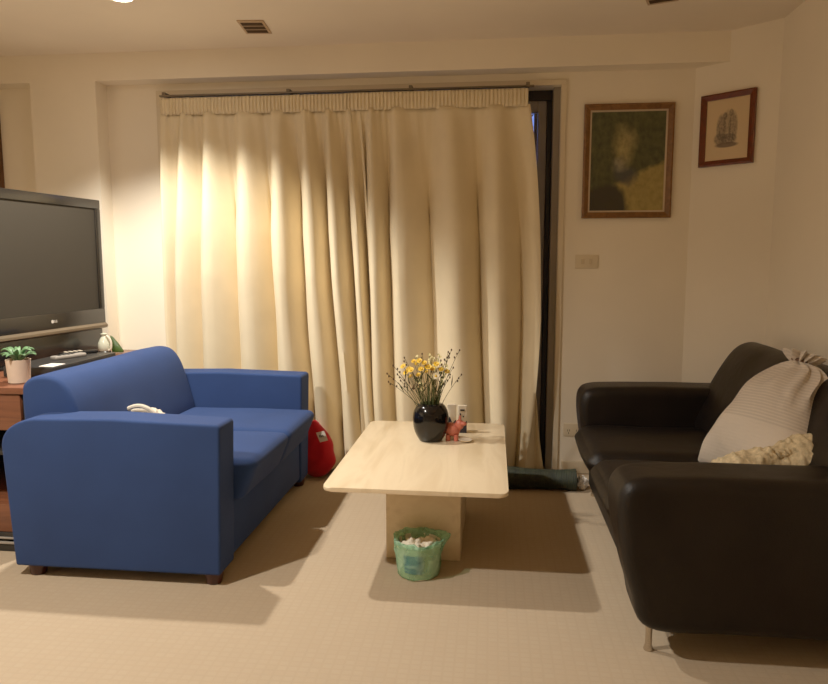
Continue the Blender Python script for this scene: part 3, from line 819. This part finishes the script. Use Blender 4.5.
# ------------------------------------------------------------------ tv cabinet
t = thing('tv_cabinet', 'brown wooden television cabinet standing behind the blue sofa', 'cabinet', (-2.28, 3.25, 0))
cx0, cx1, cy0, cy1, cz = -2.66, -1.925, 2.63, 3.86, .72
obj('cabinet_top', box(B(), cx0, cx1, cy0, cy1, cz-.028, cz, .004), M['cabwood'], t)
obj('side_panel', box(B(), cx0, cx0+.025, cy0+.01, cy1, .06, cz-.028, .002), M['blackm'], t)
obj('side_panel', box(B(), cx0+.025, cx1-.02, cy1-.03, cy1, .06, cz-.028, .002), M['blackm'], t)
obj('corner_post', box(B(), cx1-.035, cx1-.005, cy0+.02, cy0+.06, .06, cz-.028, .002), M['blackm'], t)
obj('drawer', box(B(), cx0+.03, cx1-.037, cy0+.008, cy0+.4, .535, cz-.03, .004), M['cabwood'], t)
obj('shelf', box(B(), cx0+.025, cx1-.01, cy0+.03, cy1-.03, .42, .44, .003), M['blackm'], t, label='black inner shelf')
obj('bottom_panel', box(B(), cx0+.025, cx1-.037, cy0+.012, cy1-.03, .085, .21, .004), M['cabwood'], t)
b = B(); box(b, cx0, cx1-.01, cy0+.006, cy1, .0, .03, .003); box(b, cx0, cx1-.01, cy0+.006, cy1, .06, .085, .003)
obj('plinth', b, M['blackm'], t)
b = B(); box(b, cx0, cx1-.01, cy0, cy0+.012, .035, .045, .002); box(b, cx0, cx1-.01, cy0, cy0+.012, .058, .066, .002)
obj('rail', b, M['grey'], t, label='pale metal rails')

# television (turned a little towards the camera)
ta = math.atan2(.995, .101)
far = Vector((-2.27, 3.82)); LT = 1.04; dv = Vector((.101, .995))
ctr = far-dv*LT/2
t = thing('television', 'large flat screen television with black bezel on the brown cabinet', 'television', (ctr.x, ctr.y, cz), ta)
h = LT/2; zb, zt = .135, .872
def bezel(bm, x0, x1, z0, z1, tl, tr, tt, tb, y0, y1, bev=.004):
    box(bm, x0, x1, y0, y1, z1-tt, z1, bev); box(bm, x0, x1, y0, y1, z0, z0+tb, bev); box(bm, x0, x0+tl, y0, y1, z0+tb, z1-tt, bev); box(bm, x1-tr, x1, y0, y1, z0+tb, z1-tt, bev)
b = B(); bezel(b, -h, h, zb+.03, zt, .045, .045, .05, .085, -.01, .03)
obj('bezel', b, M['bezel'], t, local=True)
obj('screen', box(B(), -h+.04, h-.04, -.002, .004, zb+.11, zt-.045), M['screen'], t, local=True, smooth=False)
obj('rear_casing', box(B(), -h+.01, h-.01, .025, .1, zb+.02, zt-.01, .02, 3), M['black'], t, local=True)
b = B()
prl = [(-.010, zb+.032), (-.022, zb+.02), (-.022, zb+.008), (-.008, zb), (.03, zb), (.03, zb+.032)]
va = [b.verts.new((-h, y, z)) for y, z in prl]; vb = [b.verts.new((h, y, z)) for y, z in prl]
b.faces.new(va); b.faces.new(vb[::-1])
for i in range(len(prl)): b.faces.new((va[i], va[(i+1) % len(prl)], vb[(i+1) % len(prl)], vb[i]))
obj('silver_lip', b, M['lip'], t, local=True)
obj('stand_panel', box(B(), -h+.04, h-.02, .0, .06, .012, zb, .006), M['black'], t, local=True)
obj('stand_base', box(B(), -.32, .40, -.02, .16, 0, .014, .005), M['black'], t, local=True)
cu = bpy.data.curves.new('maker_letters', 'FONT'); cu.body = 'LG'; cu.size = .018; cu.extrude = .0006
tmp = bpy.data.objects.new('maker_letters_curve', cu); C.objects.link(tmp); bpy.context.view_layer.update()
me = bpy.data.meshes.new_from_object(tmp.evaluated_get(bpy.context.evaluated_depsgraph_get())); bpy.data.objects.remove(tmp)
bm = bmesh.new(); bm.from_mesh(me); bpy.data.meshes.remove(me)
lgx = .085
bm.transform(Matrix.Translation((lgx+.013, -.0112, zb+.066)) @ Matrix.Rotation(PI/2, 4, 'X'))
obj('maker_letters', bm, M['logo'], t, local=True, smooth=False)
b = B()
m4 = Matrix.Translation((lgx, -.0112, zb+.072)) @ Matrix.Rotation(PI/2, 4, 'X')
lathe(b, [(.009, 0), (.009, .0008)], 0, 0, 0, 24, close=True); b.transform(m4)
obj('round_emblem', b, M['logo'], t, local=True, smooth=False)

# media player with remote and paper slip on top
t = thing('media_player', 'flat black media player on the cabinet in front of the television', 'media player', (-2.11, 3.1, cz))
obj('player_case', box(B(), -2.20, -1.955, 2.86, 3.38, cz+.004, cz+.05, .004), M['blackm'], t)
b = B(); box(b, -1.9552, -1.9535, 2.95, 3.15, cz+.022, cz+.032); obj('tray_slot', b, M['slot'], t, smooth=False)
for x in (-2.18, -1.975):
    for y in (2.88, 3.36):
        b = B(); lathe(b, [(.01, 0), (.01, .005)], x, y, cz, 12, close=True); obj('foot', b, M['black'], t)
def remote(x, y, rot, label, body, l=.17):
    t = thing('remote_control', label, 'remote', (x, y, cz+.05), rot)
    obj('remote_body', box(B(), -l/2, l/2, -.022, .022, 0, .018, .006, 3), body, t, local=True)
    for i in range(4):
        for j in (-1, 0, 1):
            b = B(); box(b, -l/2+.03+i*.024-.005, -l/2+.03+i*.024+.005, j*.012-.004, j*.012+.004, .0178, .0205, .001)
            obj('button', b, M['white'] if body is not M['grey'] else M['blackm'], t, local=True)
remote(-2.075, 3.16, 1.2, 'pale grey remote control, the nearer one on the black media player', M['grey'])
remote(-2.10, 3.285, 1.05, 'black remote control at the far end of the black media player', M['black'], .19)
o = obj('paper_slip', box(B(), -2.035, -1.965, 2.875, 2.965, cz+.0502, cz+.053, .0005), M['paper'], None, loc=(-2.0, 2.92, cz+.05), smooth=False)
tag(o, 'small white paper slip at the near end of the media player', 'paper')

# potted plant
PXX, PYY = -2.045, 2.755
t = thing('potted_plant', 'small green succulent in a pale straight pot on the brown cabinet', 'plant', (PXX, PYY, cz))
b = B(); lathe(b, [(.038, 0), (.043, .003), (.049, .098), (.050, .102), (.045, .102), (.043, .088), (.001, .086)], PXX, PYY, cz, 32)
obj('pot', b, M['pot'], t)
b = B(); lathe(b, [(.001, .082), (.0425, .084), (.001, .09)], PXX, PYY, cz, 24); obj('soil', b, M['soil'], t)
for k in range(15):
    a = k*2.4; ln = .055+.03*random.random(); up = .05 if k < 8 else .075; b = B(); rows = []
    for j in range(9):
        s = j/8; r = .006+ln*s; z = cz+.088+up*math.sin(s*1.9)*(1-.25*s); w = .0115*math.sin(PI*(s*.86+.1))
        c = Vector((PXX+r*math.cos(a), PYY+r*math.sin(a), z)); sd = Vector((-math.sin(a), math.cos(a), 0))
        rows.append([b.verts.new(c-sd*w+Vector((0, 0, .004))), b.verts.new(c), b.verts.new(c+sd*w+Vector((0, 0, .004)))])
    for p, q in zip(rows, rows[1:]):
        for i in (0, 1): b.faces.new((p[i], p[i+1], q[i+1], q[i]))
    o = obj('leaf', b, M['leaf'], t, angle=80); md = o.modifiers.new('thick', 'SOLIDIFY'); md.thickness = .003

# green and white ornament at the far end
ox, oy = -2.20, 3.69
t = thing('table_ornament', 'small white looped ornament with dark green leaf beside the television', 'ornament', (ox, oy, cz))
b = B(); lathe(b, [(.03, 0), (.034, .008), (.030, .014)], ox, oy, cz, 24, close=True); obj('foot', b, M['black'], t, label='dark foot')
b = B(); lathe(b, [(.026, .012), (.036, .03), (.034, .06), (.022, .085), (.012, .10), (.020, .112), (.004, .118)], ox, oy, cz, 28, close=True); bd = obj('ornament_body', b, M['clear'], t)
b = B(); tube(b, spline([(ox+.02, oy-.01, cz+.105), (ox+.045, oy-.012, cz+.075), (ox+.045, oy-.012, cz+.03), (ox+.028, oy-.01, cz+.018)], 6, False), .006, 8); obj('loop_handle', b, M['white'], t)
b = B(); fl = [(.022, .10), (.036, .092), (.060, .062), (.082, .034), (.098, .012), (.094, .003), (.03, .003)]
fa = [b.verts.new((ox+x, oy+.022, cz+z)) for x, z in fl]; fb = [b.verts.new((ox+x, oy+.034, cz+z)) for x, z in fl]
b.faces.new(fa); b.faces.new(fb[::-1])
for i in range(len(fl)): b.faces.new((fa[i], fa[(i+1) % len(fl)], fb[(i+1) % len(fl)], fb[i]))
bmesh.ops.bevel(b, geom=b.edges[:], offset=.003, segments=2, profile=.5, affect='EDGES')
obj('leaf', b, M['leafd'], t, label='dark green leaf', angle=80)

# ------------------------------------------------------------------ pictures, switch, outlet
def picture(name, label, org, ang, w, hh, fw, fm, art, slip):
    t = thing(name, label, 'picture', org, ang)          # local: x right along wall, -y to room, z up, origin bottom left
    b = B()
    for seg in range(4):
        P = [(0, 0), (w, 0), (w, hh), (0, hh)]; I = [(fw, fw), (w-fw, fw), (w-fw, hh-fw), (fw, hh-fw)]
        a, c = P[seg], P[(seg+1) % 4]; e, f = I[seg], I[(seg+1) % 4]
        mid = lambda p, q, s: (p[0]+(q[0]-p[0])*s, p[1]+(q[1]-p[1])*s)
        lines = [(a, c, 0), (a, c, -.022), (mid(a, e, .3), mid(c, f, .3), -.026), (mid(a, e, .7), mid(c, f, .7), -.018), (e, f, -.014), (e, f, 0)]
        rows = [[b.verts.new((p[0], y-.002, p[1])) for p in (q, r)] for q, r, y in lines]
        for r0, r1 in zip(rows, rows[1:]): b.faces.new((r0[0], r0[1], r1[1], r1[0]))
    bmesh.ops.remove_doubles(b, verts=b.verts, dist=1e-5)
    obj('frame', b, fm, t, local=True, angle=25)
    sl = 0
    if slip:
        b = B(); sl = .009
        for x0, x1, z0, z1 in ((fw, w-fw, fw, fw+sl), (fw, w-fw, hh-fw-sl, hh-fw), (fw, fw+sl, fw+sl, hh-fw-sl), (w-fw-sl, w-fw, fw+sl, hh-fw-sl)): box(b, x0, x1, -.012, -.003, z0, z1)
        obj('inner_slip', b, M['slip'], t, local=True, smooth=False)
    obj('picture_sheet', box(B(), fw+sl-.001, w-fw-sl+.001, -.009, -.003, fw+sl-.001, hh-fw-sl+.001), art, t, local=True, smooth=False)
    return t
picture('framed_painting', 'large dark green framed painting on the wall above the light switch', (.494, YW, 1.484), 0, .484, .622, .033, M['framewood'], M['painting'], True)
ca = math.atan2(dy, dx); s0 = .048
picture('framed_drawing', 'small framed pencil drawing on cream paper on the slanted corner wall', (CH0[0]+ux*s0, CH0[1]+uy*s0, 1.75), ca, .285, .375, .03, M['framered'], M['drawing'], False)
t = thing('light_switch', 'cream double light switch plate on the wall below the large painting', 'light switch', (.53, YW, 1.241))
obj('switch_plate', box(B(), .466, .594, YW-.009, YW, 1.203, 1.279, .003), M['plate'], t)
for x in (.508, .552): obj('rocker', box(B(), x-.009, x+.009, YW-.013, YW-.008, 1.226, 1.256, .002), M['plated'], t)
t = thing('power_outlet', 'cream power outlet low on the wall behind the leather sofa arm', 'power outlet', (.475, YW, .26))
obj('outlet_plate', box(B(), .425, .535, YW-.009, YW, .222, .296, .003), M['plate'], t)
for x in (.455, .505):
    b = B(); box(b, x-.007, x-.004, YW-.0105, YW-.0085, .25, .262); box(b, x+.004, x+.007, YW-.0105, YW-.0085, .25, .262); box(b, x-.0015, x+.0015, YW-.0105, YW-.0085, .234, .246)
    obj('socket_slots', b, M['slot'], t, smooth=False)

# ------------------------------------------------------------------ ceiling fittings
def vent(x, y, rz, label):
    t = thing('ceiling_vent', label, 'vent', (x, y, ZC), rz, 'ceiling vents')
    b = B(); box(b, -.068, .068, -.1, .1, -.006, 0, .002); obj('vent_plate', b, M['vent'], t, local=True)
    for k in (-1, 0, 1): obj('slot', box(B(), -.055, .055, k*.056-.021, k*.056+.021, -.0075, -.004), M['ventslot'], t, local=True, smooth=False)
    return t
vent(-1.232, 3.593, .10, 'small cream ceiling vent with three dark slots above the left curtain')
vent(.735, 3.385, -.35, 'ceiling vent cut off by the top edge of photo, right side')
LX, LY = -1.70, 3.13
def downlight(x, y, label, e, cone=118, blend=.55):
    t = thing('downlight', label, 'light', (x, y, ZC))
    b = B(); lathe(b, [(.052, -.004), (.062, -.006), (.066, 0), (.05, 0)], 0, 0, 0, 40); 
    bm = bmesh.new(); 
    pr = [(.050, 0), (.052, -.005), (.062, -.006), (.067, -.0005)]; rings = []
    for r, z in pr: rings.append([bm.verts.new((r*math.cos(2*PI*k/40), r*math.sin(2*PI*k/40), z)) for k in range(40)])
    for p, q in zip(rings, rings[1:]):
        for k in range(40): bm.faces.new((p[k], p[(k+1) % 40], q[(k+1) % 40], q[k]))
    b.free(); obj('trim_ring', bm, M['white'], t, local=True)
    bm = bmesh.new(); bmesh.ops.create_circle(bm, cap_ends=True, radius=.05, segments=40); bm.transform(Matrix.Translation((0, 0, -.003)))
    obj('lamp_face', bm, M['lamp'], t, local=True, smooth=False)
    ld = bpy.data.lights.new('downlight_beam', 'SPOT'); ld.energy = e; ld.color = (1, .92, .80); ld.spot_size = math.radians(cone); ld.spot_blend = blend; ld.shadow_soft_size = .035
    lo = bpy.data.objects.new('downlight_beam', ld); C.objects.link(lo); lo.parent = t; lo.location = (0, 0, -.03)
downlight(LX, LY, 'round recessed ceiling downlight at the top left of the photo', 128)
downlight(-1.80, 1.45, 'round recessed ceiling downlight nearer the viewer, above the foreground carpet', 126, 154, .7)

# ------------------------------------------------------------------ world, camera
w = bpy.data.worlds.new('dusk'); bpy.context.scene.world = w; w.use_nodes = True
bg = w.node_tree.nodes['Background']; bg.inputs[0].default_value = (.16, .28, .85, 1); bg.inputs[1].default_value = .75
cam = bpy.data.cameras.new('camera'); co = bpy.data.objects.new('camera', cam); C.objects.link(co)
cam.sensor_width = 36; cam.sensor_fit = 'HORIZONTAL'; cam.lens = 690/828*36; cam.clip_start = .05
co.location = (0, 0, 1.25); co.rotation_euler = (math.radians(90-6.777), 0, math.radians(6.486))
sc = bpy.context.scene; sc.camera = co
sc.view_settings.view_transform = 'Standard'; sc.view_settings.look = 'None'; sc.view_settings.exposure = .46; sc.view_settings.gamma = 1.2
sc.cycles.use_denoising = True; sc.cycles.max_bounces = 8; sc.cycles.diffuse_bounces = 5; sc.cycles.sample_clamp_indirect = 6
